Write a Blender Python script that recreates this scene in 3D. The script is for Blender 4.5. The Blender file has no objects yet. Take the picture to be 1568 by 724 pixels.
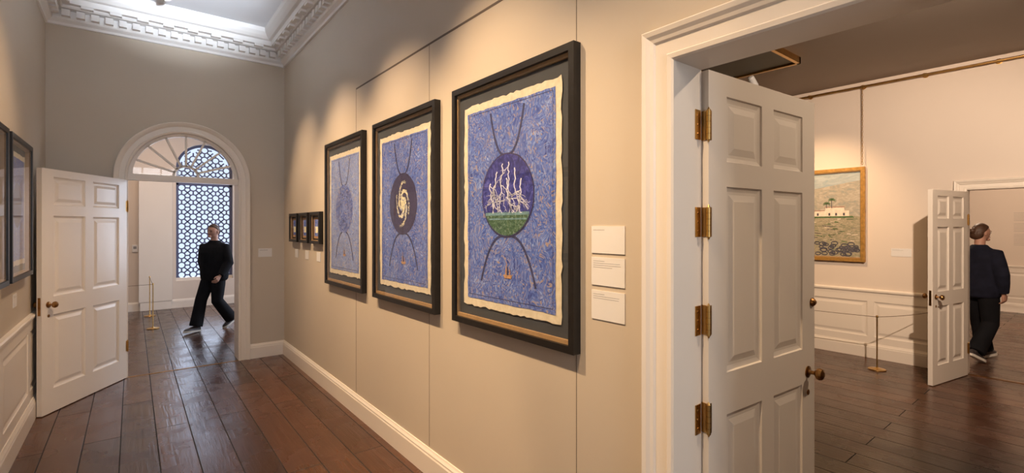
import bpy, math, random
from mathutils import Vector, Matrix
random.seed(7)
scene = bpy.context.scene
PI = math.pi

# ------------------------------------------------------------------ materials
def new_mat(name):
    m = bpy.data.materials.new(name); m.use_nodes = True
    nt = m.node_tree; b = nt.nodes['Principled BSDF']
    return m, nt, b

def paint(name, col, rough=0.6, var=0.06, scale=1.5, bump=0.03, bscale=60, metallic=0.0, spec=0.5):
    m, nt, b = new_mat(name)
    b.inputs['Roughness'].default_value = rough
    b.inputs['Metallic'].default_value = metallic
    b.inputs['Specular IOR Level'].default_value = spec
    tc = nt.nodes.new('ShaderNodeTexCoord')
    n = nt.nodes.new('ShaderNodeTexNoise'); n.inputs['Scale'].default_value = scale; n.inputs['Detail'].default_value = 4
    nt.links.new(tc.outputs['Object'], n.inputs['Vector'])
    r = nt.nodes.new('ShaderNodeValToRGB')
    c0 = [c*(1-var) for c in col]; c1 = [min(1, c*(1+var)) for c in col]
    r.color_ramp.elements[0].position = 0.3; r.color_ramp.elements[1].position = 0.7
    r.color_ramp.elements[0].color = (*c0, 1); r.color_ramp.elements[1].color = (*c1, 1)
    nt.links.new(n.outputs['Fac'], r.inputs['Fac']); nt.links.new(r.outputs['Color'], b.inputs['Base Color'])
    if bump:
        n2 = nt.nodes.new('ShaderNodeTexNoise'); n2.inputs['Scale'].default_value = bscale; n2.inputs['Detail'].default_value = 3
        nt.links.new(tc.outputs['Object'], n2.inputs['Vector'])
        bp = nt.nodes.new('ShaderNodeBump'); bp.inputs['Strength'].default_value = bump; bp.inputs['Distance'].default_value = 0.01
        nt.links.new(n2.outputs['Fac'], bp.inputs['Height']); nt.links.new(bp.outputs['Normal'], b.inputs['Normal'])
    return m

def set_ramp(r, stops):
    els = r.color_ramp.elements
    els[0].position = stops[0][0]; els[0].color = (*stops[0][1], 1)
    els[1].position = stops[-1][0]; els[1].color = (*stops[-1][1], 1)
    for p, c in stops[1:-1]:
        e = els.new(p); e.color = (*c, 1)

def ramp_noise(name, stops, scale=40, distortion=1.0, rough=0.7, stretch=(1, 1, 1), detail=6):
    m, nt, b = new_mat(name)
    b.inputs['Roughness'].default_value = rough
    tc = nt.nodes.new('ShaderNodeTexCoord'); mp = nt.nodes.new('ShaderNodeMapping')
    mp.inputs['Scale'].default_value = stretch
    nt.links.new(tc.outputs['Object'], mp.inputs['Vector'])
    n = nt.nodes.new('ShaderNodeTexNoise'); n.inputs['Scale'].default_value = scale
    n.inputs['Detail'].default_value = detail; n.inputs['Distortion'].default_value = distortion
    n.inputs['Roughness'].default_value = 0.65
    nt.links.new(mp.outputs['Vector'], n.inputs['Vector'])
    r = nt.nodes.new('ShaderNodeValToRGB'); set_ramp(r, stops)
    nt.links.new(n.outputs['Fac'], r.inputs['Fac']); nt.links.new(r.outputs['Color'], b.inputs['Base Color'])
    return m

def dabs(name, stops, scale=95, rough=0.8):
    """small painted dabs: warped voronoi cells, random colour per cell, modulated by soft noise"""
    m, nt, b = new_mat(name); b.inputs['Roughness'].default_value = rough
    L = nt.links
    tc = nt.nodes.new('ShaderNodeTexCoord')
    wn = nt.nodes.new('ShaderNodeTexNoise'); wn.inputs['Scale'].default_value = 7; wn.inputs['Detail'].default_value = 2
    L.new(tc.outputs['Object'], wn.inputs['Vector'])
    sc = nt.nodes.new('ShaderNodeVectorMath'); sc.operation = 'SCALE'; sc.inputs[3].default_value = 0.25
    L.new(wn.outputs['Color'], sc.inputs[0])
    ad = nt.nodes.new('ShaderNodeVectorMath'); ad.operation = 'ADD'
    L.new(tc.outputs['Object'], ad.inputs[0]); L.new(sc.outputs[0], ad.inputs[1])
    mp = nt.nodes.new('ShaderNodeMapping'); mp.inputs['Scale'].default_value = (1, 1.5, 0.8)
    L.new(ad.outputs[0], mp.inputs['Vector'])
    v = nt.nodes.new('ShaderNodeTexVoronoi'); v.inputs['Scale'].default_value = scale
    L.new(mp.outputs['Vector'], v.inputs['Vector'])
    sp = nt.nodes.new('ShaderNodeSeparateColor'); L.new(v.outputs['Color'], sp.inputs[0])
    n2 = nt.nodes.new('ShaderNodeTexNoise'); n2.inputs['Scale'].default_value = 9; n2.inputs['Detail'].default_value = 5
    L.new(tc.outputs['Object'], n2.inputs['Vector'])
    m1 = nt.nodes.new('ShaderNodeMath'); m1.operation = 'MULTIPLY_ADD'; m1.inputs[1].default_value = 0.7
    m2 = nt.nodes.new('ShaderNodeMath'); m2.operation = 'MULTIPLY_ADD'; m2.inputs[1].default_value = 0.6; m2.inputs[2].default_value = -0.15
    L.new(n2.outputs['Fac'], m2.inputs[0]); L.new(sp.outputs[0], m1.inputs[0]); L.new(m2.outputs[0], m1.inputs[2])
    r = nt.nodes.new('ShaderNodeValToRGB'); set_ramp(r, stops)
    L.new(m1.outputs[0], r.inputs['Fac']); L.new(r.outputs['Color'], b.inputs['Base Color'])
    return m

M_wall = paint('wall_paint_greige', (0.53, 0.45, 0.355), 0.6, 0.03, 0.8, 0.02)
M_wall2 = paint('wall_paint_cream', (0.68, 0.58, 0.49), 0.6, 0.03, 0.8, 0.02)
M_white = paint('white_gloss_paint', (0.76, 0.68, 0.59), 0.35, 0.02, 2, 0.02, 30)
M_plaster = paint('white_plaster', (0.82, 0.80, 0.78), 0.6, 0.02, 2, 0.0)
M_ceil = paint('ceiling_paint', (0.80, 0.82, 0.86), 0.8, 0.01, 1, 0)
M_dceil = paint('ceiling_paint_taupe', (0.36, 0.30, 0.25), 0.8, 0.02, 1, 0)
M_seam = paint('dark_seam', (0.12, 0.09, 0.07), 0.8, 0, 1, 0)
M_brass = paint('brass', (0.60, 0.37, 0.13), 0.28, 0.1, 20, 0.0, metallic=1.0)
M_dbrass = paint('aged_brass', (0.33, 0.17, 0.06), 0.3, 0.2, 30, 0.0, metallic=1.0)
M_frame = paint('black_stained_wood', (0.012, 0.010, 0.009), 0.4, 0.2, 20, 0.03, spec=0.35)
M_slip = paint('oak_slip', (0.36, 0.22, 0.10), 0.5, 0.12, 20, 0.02)
M_mount = paint('grey_mount', (0.040, 0.045, 0.053), 0.8, 0.1, 5, 0)
M_paper = ramp_noise('handmade_paper', [(0.3, (0.60, 0.52, 0.37)), (0.7, (0.73, 0.66, 0.51))], 30, 0, 0.9)
M_blue = dabs('blue_gouache', [(0.0, (0.022, 0.038, 0.21)), (0.25, (0.050, 0.095, 0.37)), (0.48, (0.10, 0.175, 0.52)), (0.62, (0.12, 0.15, 0.38)),
                                     (0.70, (0.17, 0.26, 0.57)), (0.77, (0.34, 0.25, 0.20)), (0.84, (0.18, 0.27, 0.57)), (1.0, (0.38, 0.47, 0.76))])
M_blue3 = dabs('pale_blue_gouache', [(0.0, (0.07, 0.12, 0.34)), (0.3, (0.14, 0.21, 0.50)), (0.55, (0.23, 0.32, 0.60)),
                                     (0.75, (0.34, 0.30, 0.30)), (0.82, (0.28, 0.36, 0.63)), (1.0, (0.46, 0.54, 0.76))])
M_arc = paint('indigo_line', (0.035, 0.040, 0.12), 0.8, 0.3, 60, 0)
M_storm = ramp_noise('storm_sky', [(0.3, (0.008, 0.010, 0.07)), (0.5, (0.028, 0.033, 0.23)), (0.7, (0.11, 0.12, 0.46))], 18, 1.8)
M_bolt = paint('lightning_white', (0.74, 0.76, 0.90), 0.7, 0, 1, 0)
M_field = ramp_noise('green_field', [(0.35, (0.02, 0.05, 0.04)), (0.5, (0.05, 0.12, 0.06)), (0.62, (0.14, 0.22, 0.18)), (0.72, (0.34, 0.40, 0.34))], 70, 1)
M_sea = paint('pale_horizon', (0.14, 0.26, 0.30), 0.7, 0.4, 60, 0)
M_night = ramp_noise('night_ring', [(0.3, (0.012, 0.012, 0.05)), (0.7, (0.06, 0.05, 0.14))], 60, 1)
M_cream = paint('cream_paint_dabs', (0.76, 0.72, 0.48), 0.7, 0.15, 50, 0)
M_gold = paint('ochre_dabs', (0.42, 0.24, 0.12), 0.7, 0.3, 50, 0)
M_label = paint('label_card', (0.70, 0.67, 0.64), 0.6, 0.01, 5, 0)
M_ink = paint('label_ink', (0.25, 0.24, 0.24), 0.8, 0, 5, 0)
M_giltw = paint('gilt_wood', (0.50, 0.27, 0.07), 0.35, 0.2, 25, 0.03, metallic=0.4)
M_latt = paint('lattice_blue', (0.08, 0.095, 0.18), 0.6, 0.1, 5, 0)
M_black = paint('black_knit', (0.008, 0.008, 0.010), 0.9, 0.25, 12, 0.35, 25, spec=0.2)
M_trous = paint('black_trousers', (0.007, 0.007, 0.009), 0.85, 0.25, 6, 0.4, 14, spec=0.2)
M_navy = paint('navy_knit', (0.010, 0.011, 0.022), 0.9, 0.25, 12, 0.35, 25, spec=0.2)
M_skin = paint('skin', (0.50, 0.27, 0.19), 0.5, 0.06, 15, 0.02)
M_hair = paint('brown_hair', (0.07, 0.032, 0.016), 0.5, 0.3, 40, 0.4, 90)
M_lip = paint('lips', (0.36, 0.10, 0.08), 0.5, 0.05, 10, 0)
M_eye = paint('eye_dark', (0.02, 0.012, 0.01), 0.2, 0, 10, 0)
M_sole = paint('shoe_sole', (0.75, 0.70, 0.62), 0.6, 0.05, 10, 0)
M_shoe = paint('shoe_leather', (0.05, 0.04, 0.04), 0.5, 0.2, 10, 0)
M_lampb = paint('lamp_body', (0.70, 0.70, 0.70), 0.4, 0, 1, 0)
M_hatch = paint('hatch_panel', (0.10, 0.095, 0.07), 0.5, 0.1, 3, 0)
M_cord = paint('cord', (0.16, 0.10, 0.06), 0.8, 0, 1, 0)
def glass():
    m = bpy.data.materials.new('picture_glass'); m.use_nodes = True
    nt = m.node_tree; nt.nodes.clear()
    o = nt.nodes.new('ShaderNodeOutputMaterial'); t = nt.nodes.new('ShaderNodeBsdfTransparent')
    g = nt.nodes.new('ShaderNodeBsdfGlossy'); g.inputs['Roughness'].default_value = 0.02
    f = nt.nodes.new('ShaderNodeFresnel'); ge = nt.nodes.new('ShaderNodeNewGeometry')
    mr = nt.nodes.new('ShaderNodeMapRange'); mr.inputs[3].default_value = 1.5; mr.inputs[4].default_value = 1/1.5
    nt.links.new(ge.outputs['Backfacing'], mr.inputs[0]); nt.links.new(mr.outputs[0], f.inputs['IOR'])
    mx = nt.nodes.new('ShaderNodeMixShader')
    nt.links.new(f.outputs[0], mx.inputs[0]); nt.links.new(t.outputs[0], mx.inputs[1]); nt.links.new(g.outputs[0], mx.inputs[2])
    nt.links.new(mx.outputs[0], o.inputs[0])
    return m
M_glass = glass()
def emis(name, col, s):
    m, nt, b = new_mat(name)
    b.inputs['Base Color'].default_value = (*col, 1)
    b.inputs['Emission Color'].default_value = (*col, 1); b.inputs['Emission Strength'].default_value = s
    return m
M_bulb = emis('lamp_lens', (1.0, 0.85, 0.65), 12)

def floor_mat():
    m, nt, b = new_mat('oak_floorboards')
    L = nt.links
    tc = nt.nodes.new('ShaderNodeTexCoord')
    mp = nt.nodes.new('ShaderNodeMapping'); mp.inputs['Rotation'].default_value = (0, 0, math.radians(90))
    mp.inputs['Location'].default_value = (0.35, 0.07, 0)
    L.new(tc.outputs['Object'], mp.inputs['Vector'])
    br = nt.nodes.new('ShaderNodeTexBrick')
    br.offset = 0.37; br.offset_frequency = 2; br.squash = 1.0
    br.inputs['Color1'].default_value = (0.0, 0.0, 0.0, 1); br.inputs['Color2'].default_value = (1, 1, 1, 1)
    br.inputs['Mortar'].default_value = (0, 0, 0, 1)
    br.inputs['Scale'].default_value = 1.0; br.inputs['Mortar Size'].default_value = 0.0042; br.inputs['Mortar Smooth'].default_value = 0.2
    br.inputs['Bias'].default_value = 0.0; br.inputs['Brick Width'].default_value = 2.3; br.inputs['Row Height'].default_value = 0.225
    L.new(mp.outputs['Vector'], br.inputs['Vector'])
    mg = nt.nodes.new('ShaderNodeMapping'); mg.inputs['Scale'].default_value = (14, 0.9, 1)
    L.new(tc.outputs['Object'], mg.inputs['Vector'])
    gn = nt.nodes.new('ShaderNodeTexNoise'); gn.inputs['Scale'].default_value = 3.0; gn.inputs['Detail'].default_value = 8; gn.inputs['Distortion'].default_value = 0.6
    L.new(mg.outputs['Vector'], gn.inputs['Vector'])
    r = nt.nodes.new('ShaderNodeValToRGB')
    r.color_ramp.elements[0].position = 0.1; r.color_ramp.elements[0].color = (0.022, 0.0085, 0.0048, 1)
    r.color_ramp.elements[1].position = 0.95; r.color_ramp.elements[1].color = (0.125, 0.050, 0.025, 1)
    mixf = nt.nodes.new('ShaderNodeMath'); mixf.operation = 'MULTIPLY_ADD'; mixf.inputs[1].default_value = 0.45
    L.new(br.outputs['Color'], mixf.inputs[0])
    sc = nt.nodes.new('ShaderNodeMath'); sc.operation = 'MULTIPLY'; sc.inputs[1].default_value = 0.65
    L.new(gn.outputs['Fac'], sc.inputs[0]); L.new(sc.outputs[0], mixf.inputs[2])
    L.new(mixf.outputs[0], r.inputs['Fac'])
    mx = nt.nodes.new('ShaderNodeMix'); mx.data_type = 'RGBA'
    L.new(br.outputs['Fac'], mx.inputs[0]); L.new(r.outputs['Color'], mx.inputs[6]); mx.inputs[7].default_value = (0.006, 0.003, 0.002, 1)
    L.new(mx.outputs[2], b.inputs['Base Color'])
    wn = nt.nodes.new('ShaderNodeTexNoise'); wn.inputs['Scale'].default_value = 3.5; wn.inputs['Detail'].default_value = 6
    L.new(tc.outputs['Object'], wn.inputs['Vector'])
    rr = nt.nodes.new('ShaderNodeMapRange'); rr.inputs[1].default_value = 0.3; rr.inputs[2].default_value = 0.7
    rr.inputs[3].default_value = 0.17; rr.inputs[4].default_value = 0.34
    L.new(wn.outputs['Fac'], rr.inputs[0])
    ra = nt.nodes.new('ShaderNodeMath'); ra.operation = 'MULTIPLY_ADD'; ra.inputs[1].default_value = 0.5
    L.new(br.outputs['Fac'], ra.inputs[0]); L.new(rr.outputs[0], ra.inputs[2]); L.new(ra.outputs[0], b.inputs['Roughness'])
    b.inputs['Specular IOR Level'].default_value = 0.6
    hh = nt.nodes.new('ShaderNodeMath'); hh.operation = 'MULTIPLY_ADD'; hh.inputs[1].default_value = -2.0
    L.new(br.outputs['Fac'], hh.inputs[0])
    g2 = nt.nodes.new('ShaderNodeMath'); g2.operation = 'MULTIPLY'; g2.inputs[1].default_value = 0.9
    L.new(gn.outputs['Fac'], g2.inputs[0]); L.new(g2.outputs[0], hh.inputs[2])
    bp = nt.nodes.new('ShaderNodeBump'); bp.inputs['Strength'].default_value = 0.35; bp.inputs['Distance'].default_value = 0.006
    L.new(hh.outputs[0], bp.inputs['Height']); L.new(bp.outputs['Normal'], b.inputs['Normal'])
    return m
M_floor = floor_mat()

# ------------------------------------------------------------------ mesh builder
class MB:
    def __init__(s): s.v = []; s.f = []; s.m = []; s.mats = []
    def mi(s, mat):
        if mat not in s.mats: s.mats.append(mat)
        return s.mats.index(mat)
    def face(s, pts, mat):
        i = len(s.v); s.v += [tuple(p) for p in pts]; s.f.append(tuple(range(i, i+len(pts)))); s.m.append(s.mi(mat))
    def box(s, x0, x1, y0, y1, z0, z1, mat, xf=None):
        c = [(x0,y0,z0),(x1,y0,z0),(x1,y1,z0),(x0,y1,z0),(x0,y0,z1),(x1,y0,z1),(x1,y1,z1),(x0,y1,z1)]
        if xf: c = [tuple(xf(*p)) for p in c]
        i = len(s.v); s.v += c; k = s.mi(mat)
        for f in ((3,2,1,0),(4,5,6,7),(0,1,5,4),(1,2,6,5),(2,3,7,6),(3,0,4,7)):
            s.f.append(tuple(i+j for j in f)); s.m.append(k)
    def prism(s, poly, n0, n1, mat, xf):
        A = [xf(a, n0, z) for a, z in poly]; B = [xf(a, n1, z) for a, z in poly]
        s.face(A, mat); s.face(B[::-1], mat)
        n = len(poly)
        for i in range(n):
            j = (i+1) % n; s.face([A[j], A[i], B[i], B[j]], mat)
    def grid(s, rings, mat, closed=True, caps=True):
        i = len(s.v); n = len(rings[0]); k = s.mi(mat)
        for r in rings: s.v += [tuple(p) for p in r]
        for a in range(len(rings)-1):
            for b in range(n if closed else n-1):
                c = (b+1) % n
                s.f.append((i+a*n+b, i+a*n+c, i+(a+1)*n+c, i+(a+1)*n+b)); s.m.append(k)
        if caps and closed:
            s.f.append(tuple(i+b for b in range(n))[::-1]); s.m.append(k)
            s.f.append(tuple(i+(len(rings)-1)*n+b for b in range(n))); s.m.append(k)
    def tube(s, path, rad, mat, n=10, ref=(0, 0, 1)):
        path = [Vector(p) for p in path]; rings = []
        if not isinstance(rad, (list, tuple)): rad = [rad]*len(path)
        for i, p in enumerate(path):
            t = (path[min(i+1, len(path)-1)] - path[max(i-1, 0)]).normalized()
            r = Vector(ref)
            if abs(t.dot(r)) > 0.95: r = Vector((0, 1, 0))
            if abs(t.dot(r)) > 0.95: r = Vector((1, 0, 0))
            u = t.cross(r).normalized(); w = u.cross(t).normalized()
            ra = rad[i]; ra, rb = (ra if isinstance(ra, (list, tuple)) else (ra, ra))
            rings.append([p + u*ra*math.cos(2*PI*k/n) + w*rb*math.sin(2*PI*k/n) for k in range(n)])
        s.grid(rings, mat)
    def lathe(s, prof, c, mat, n=20, axis=(0, 0, 1)):
        ax = Vector(axis).normalized(); r = Vector((1, 0, 0)) if abs(ax.x) < 0.9 else Vector((0, 1, 0))
        u = ax.cross(r).normalized(); w = ax.cross(u); c = Vector(c)
        s.grid([[c + ax*h + (u*math.cos(2*PI*k/n)+w*math.sin(2*PI*k/n))*max(rr, 1e-4) for k in range(n)] for rr, h in prof], mat)
    def ellipsoid(s, c, r, mat, n=16, m=10, fn=None):
        rings = []
        for i in range(1, m):
            th = PI*i/m; ring = []
            for k in range(n):
                p = Vector((math.sin(th)*math.cos(2*PI*k/n), math.sin(th)*math.sin(2*PI*k/n), math.cos(th)))
                q = Vector((p.x*r[0], p.y*r[1], p.z*r[2]))
                if fn: q = fn(p, q)
                ring.append(Vector(c)+q)
            rings.append(ring)
        s.grid(rings, mat)
    def obj(s, name, smooth=False, parent=None, bevel=0):
        me = bpy.data.meshes.new(name); me.from_pydata(s.v, [], s.f)
        for m in s.mats: me.materials.append(m)
        me.polygons.foreach_set('material_index', s.m)
        import bmesh
        bm = bmesh.new(); bm.from_mesh(me)
        bmesh.ops.remove_doubles(bm, verts=bm.verts, dist=1e-5)
        bmesh.ops.recalc_face_normals(bm, faces=bm.faces)
        bm.to_mesh(me); bm.free()
        if smooth:
            me.polygons.foreach_set('use_smooth', [True]*len(me.polygons))
            me.set_sharp_from_angle(angle=math.radians(40))
        me.update()
        o = bpy.data.objects.new(name, me); scene.collection.objects.link(o)
        if parent: o.parent = parent
        if bevel:
            b = o.modifiers.new('bevel', 'BEVEL'); b.width = bevel; b.segments = 2; b.limit_method = 'ANGLE'
        return o

def arch_pts(cx, cz, r, n=32):
    return [(cx - r*math.cos(PI*i/n), cz + r*math.sin(PI*i/n)) for i in range(n+1)]

def sweep(mb, path, norms, prof, xf, mat):
    rings = [[xf(a+na*w, p, z+nz*w) for w, p in prof] for (a, z), (na, nz) in zip(path, norms)]
    mb.grid(rings, mat, closed=False, caps=False)

def panelled(mb, W, H, T, panels, xf, mat, both=True, dmax=1.0):
    xs = sorted({0, W} | {p[0] for p in panels} | {p[1] for p in panels})
    zs = sorted({0, H} | {p[2] for p in panels} | {p[3] for p in panels})
    loops = [(0, 0), (0.004, 0.007*dmax), (0.014, 0.011*dmax), (0.020, 0.013*dmax), (0.032, 0.013*dmax), (0.060, 0.004*dmax)]
    for side in ((0, 1) if both else (0,)):
        N = (lambda d: d) if side == 0 else (lambda d: T-d)
        for i in range(len(xs)-1):
            for j in range(len(zs)-1):
                cx = (xs[i]+xs[i+1])/2; cz = (zs[j]+zs[j+1])/2
                if any(p[0] < cx < p[1] and p[2] < cz < p[3] for p in panels): continue
                mb.face([xf(xs[i], N(0), zs[j]), xf(xs[i+1], N(0), zs[j]), xf(xs[i+1], N(0), zs[j+1]), xf(xs[i], N(0), zs[j+1])], mat)
        for a0, a1, b0, b1 in panels:
            rings = [[xf(a0+e, N(d), b0+e), xf(a1-e, N(d), b0+e), xf(a1-e, N(d), b1-e), xf(a0+e, N(d), b1-e)] for e, d in loops]
            mb.grid(rings, mat, closed=True, caps=False); mb.face(rings[-1], mat)
    mb.face([xf(0,0,0), xf(W,0,0), xf(W,T,0), xf(0,T,0)], mat)
    mb.face([xf(0,0,H), xf(W,0,H), xf(W,T,H), xf(0,T,H)], mat)
    mb.face([xf(0,0,0), xf(0,T,0), xf(0,T,H), xf(0,0,H)], mat)
    mb.face([xf(W,0,0), xf(W,T,0), xf(W,T,H), xf(W,0,H)], mat)
    if not both:
        mb.face([xf(0,T,0), xf(W,T,0), xf(W,T,H), xf(0,T,H)], mat)

# ------------------------------------------------------------------ dimensions
XR, XL, YF, ZC = 1.58, -0.70, 6.85, 4.15
TW = 0.17
XR2 = XR+TW
DY0, DY1, DH = 0.07, 1.020, 2.300
EX = 7.45; RC = 3.56
EY0, EY1, EH = 0.15, 1.06, 2.10
AX, AR, AS, AT = 0.505, 0.545, 2.24, 0.30
YB = YF+AT; YW = 12.1
WX, WR, WS, WZ0 = 1.23, 0.515, 2.92, 0.55
YBK = -3.5

mb = MB(); mb.box(-3.2, 14.2, -4.0, 13.0, -0.1, 0, M_floor); mb.obj('floor')
mb = MB(); mb.box(XL-0.15, XR2, YBK-0.3, YF, ZC, ZC+0.1, M_ceil); mb.obj('ceiling')
mb = MB(); mb.box(XL-0.15, XL, YBK-0.2, YF, 0, ZC, M_wall); mb.obj('wall_left')
mb = MB()
mb.box(XR, XR2, YBK-0.2, DY0, 0, ZC, M_wall); mb.box(XR, XR2, DY1, YF, 0, ZC, M_wall); mb.box(XR, XR2, DY0, DY1, DH, ZC, M_wall)
mb.obj('wall_right')
idf = lambda a, n, z: (a, n, z)
def arched_wall(name, x0, x1, z1, cx, r, sp, y0, y1, mat, sill=0.0):
    mb = MB()
    mb.box(x0, cx-r, y0, y1, 0, z1, mat); mb.box(cx+r, x1, y0, y1, 0, z1, mat)
    P = arch_pts(cx, sp, r, 32)
    for (a0, z0), (a1, zz1) in zip(P[:-1], P[1:]):
        mb.prism([(a0, z0), (a1, zz1), (a1, z1), (a0, z1)], y0, y1, mat, idf)
    if sill: mb.box(cx-r, cx+r, y0, y1, 0, sill, mat)
    return mb.obj(name)
arched_wall('wall_far', -2.8, 4.4, ZC+0.1, AX, AR, AS, YF, YB, M_wall)
arched_wall('wall_window', -2.8, 4.4, ZC+0.1, WX, WR, WS, YW, YW+0.35, M_wall2, WZ0)
mb = MB()
mb.box(XL, -0.2, YBK-0.2, YBK, 0, ZC, M_wall); mb.box(1.1, XR, YBK-0.2, YBK, 0, ZC, M_wall)
mb.box(-0.2, 1.1, YBK-0.2, YBK, 0, 0.8, M_wall); mb.box(-0.2, 1.1, YBK-0.2, YBK, 3.4, ZC, M_wall)
mb.obj('wall_back')
mb = MB()
for i in range(4):
    x = -0.2+1.3*i/3
    mb.box(x-0.02, x+0.02, YBK-0.12, YBK-0.08, 0.8, 3.4, M_white)
for i in range(7):
    z = 0.8+2.6*i/6; mb.box(-0.2, 1.1, YBK-0.12, YBK-0.08, z-0.02, z+0.02, M_white)
mb.obj('window_added_back')  # added window behind the camera, a source for cool hall fill
mb = MB(); mb.box(-2.8, -2.6, YB, YW, 0, ZC, M_wall2); mb.obj('wall_antechamber_left')
mb = MB()
mb.box(4.2, 4.4, YB, 8.6, 0, ZC, M_wall2); mb.box(4.2, 4.4, 10.6, YW, 0, ZC, M_wall2); mb.box(4.2, 4.4, 8.6, 10.6, 0, 0.8, M_wall2); mb.box(4.2, 4.4, 8.6, 10.6, 3.3, ZC, M_wall2)
mb.obj('wall_antechamber_right')
mb = MB()
for i in range(5): mb.box(4.28, 4.32, 8.6+0.5*i-0.02, 8.6+0.5*i+0.02, 0.8, 3.3, M_white)
for i in range(6): mb.box(4.28, 4.32, 8.6, 10.6, 0.8+0.5*i-0.02, 0.8+0.5*i+0.02, M_white)
mb.obj('window_added_side')  # added out-of-view window so cool light enters the antechamber
mb = MB(); mb.box(-2.8, 4.4, YB, YW, ZC, ZC+0.1, M_ceil); mb.obj('ceiling_antechamber')
mb = MB()
mb.box(EX, EX+0.15, -2.8, EY0, 0, RC, M_wall2); mb.box(EX, EX+0.15, EY1, 5.8, 0, RC, M_wall2); mb.box(EX, EX+0.15, EY0, EY1, EH, RC, M_wall2)
mb.obj('wall_east')
mb = MB(); mb.box(XR2, EX, 5.6, 5.8, 0, RC, M_wall2); mb.obj('wall_north')
mb = MB(); mb.box(XR2, EX, -2.8, -2.6, 0, RC, M_wall2); mb.obj('wall_south')
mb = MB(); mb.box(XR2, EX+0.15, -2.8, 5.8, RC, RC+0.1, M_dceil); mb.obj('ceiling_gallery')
mb = MB(); mb.box(13.6, 13.8, -3.0, 4.0, 0, 3.3, M_wall2); mb.obj('wall_third_room_east')
mb = MB(); mb.box(EX+0.15, 13.8, 3.8, 4.0, 0, 3.3, M_wall2); mb.obj('wall_third_room_north')
mb = MB(); mb.box(EX+0.15, 13.8, -3.2, -3.0, 0, 3.3, M_wall2); mb.obj('wall_third_room_south')
mb = MB(); mb.box(EX+0.15, 13.8, -3.2, 4.0, 3.3, 3.4, M_ceil); mb.obj('ceiling_third_room')

# ------------------------------------------------------------------ wall lining seams
mb = MB(); e = 0.0025
mb.box(XR-0.0015, XR, -2, 4.25, 2.911, 2.925, M_seam)
for y in (4.25, 2.895, 1.522):
    mb.box(XR-0.0012, XR, y-e*0.6, y+e*0.6, 0.19, 2.92, M_seam)
mb.box(XR-0.0012, XR, 1.522-e*0.6, 1.522+e*0.6, 2.92, 3.78, M_seam)
mb.obj('trim_panel_seams')

# ------------------------------------------------------------------ baseboards, rails
BB = [(0, 0.0), (0.022, 0.0), (0.022, 0.135), (0.018, 0.145), (0.018, 0.155), (0.010, 0.170), (0.006, 0.182), (0, 0.182)]
def run(name, p0, p1, nrm, prof, mat=M_white):
    mb = MB(); rings = []
    for p in (p0, p1):
        rings.append([(p[0]+nrm[0]*d, p[1]+nrm[1]*d, z) for d, z in prof])
    mb.grid(rings, mat); return mb.obj(name)
run('baseboard_right', (XR, DY1+0.13), (XR, YF), (-1, 0), BB)
run('baseboard_right.001', (XR, YBK), (XR, DY0-0.13), (-1, 0), BB)
run('baseboard_far', (AX+AR+0.125, YF), (XR, YF), (0, -1), BB)
run('baseboard_far.001', (XL, YF), (AX-AR-0.125, YF), (0, -1), BB)
run('baseboard_left', (XL+0.016, YBK), (XL+0.016, YF), (1, 0), BB)
run('baseboard_window_wall', (-2.6, YW), (4.2, YW), (0, -1), BB)
run('baseboard_east', (EX-0.016, EY1+0.11), (EX-0.016, 5.6), (-1, 0), BB)
run('baseboard_third_room', (13.584, -3), (13.584, 3.8), (-1, 0), BB)
CR = [(0, 0.84), (0.018, 0.845), (0.020, 0.87), (0.032, 0.885), (0.034, 0.905), (0.026, 0.915), (0, 0.92)]
run('trim_chair_rail_left', (XL, YBK), (XL, YF), (1, 0), CR)
CR2 = [(d, z-0.04) for d, z in CR]
run('trim_chair_rail_east', (EX, EY1+0.11), (EX, 5.6), (-1, 0), CR2)
run('trim_chair_rail_third_room', (13.6, -3), (13.6, 3.8), (-1, 0), CR)
mb = MB(); W = YF-YBK; pn = []
cur = 6.78
while cur-1.05 > YBK:
    pn.append((cur-1.0-YBK, cur-YBK, 0.27, 0.78)); cur -= 1.10
panelled(mb, W, 0.85, 0.016, pn, lambda a, n, z: (XL+0.016-n, YBK+a, z), M_white, False, 0.8); mb.obj('trim_wainscot_left')
mb = MB(); y0 = EY1+0.11; W = 5.6-y0; pn = [(0.06, 1.93-y0, 0.27, 0.72)]; cur = 2.0
while cur+0.9 < 5.6:
    pn.append((cur-y0, cur+0.85-y0, 0.27, 0.72)); cur += 0.93
panelled(mb, W, 0.81, 0.016, pn, lambda a, n, z: (EX-0.016+n, y0+a, z), M_white, False, 0.8); mb.obj('trim_wainscot_east')
mb = MB(); pn = [(0.1+1.1*i, 1.1+1.1*i, 0.27, 0.78) for i in range(6)]
panelled(mb, 6.8, 0.85, 0.016, pn, lambda a, n, z: (13.584+n, -3+a, z), M_white, False, 0.8); mb.obj('trim_wainscot_third_room')

# ------------------------------------------------------------------ cornice
mb = MB()
prof = [(0.0, 3.78), (0.018, 3.785), (0.022, 3.81), (0.05, 3.835), (0.055, 3.85), (0.055, 3.93), (0.13, 3.935), (0.14, 3.95), (0.14, 3.965),
        (0.20, 3.965), (0.205, 4.02), (0.235, 4.03), (0.26, 4.06), (0.285, 4.10), (0.29, 4.15)]
def ring_at(d, z): return [(XL+d, YBK+d, z), (XR-d, YBK+d, z), (XR-d, YF-d, z), (XL+d, YF-d, z)]
mb.grid([ring_at(d, z) for d, z in prof], M_plaster, caps=False)
def dent(a0, a1, fn, step=0.115, w=0.066):
    n = int((a1-a0)/step)
    off = (a1-a0-n*step)/2
    for i in range(n):
        a = a0+off+(i+0.5)*step; fn(a-w/2, a+w/2)
dent(XL+0.06, XR-0.06, lambda a, b: mb.box(a, b, YF-0.115, YF-0.05, 3.86, 3.925, M_plaster))
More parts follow.
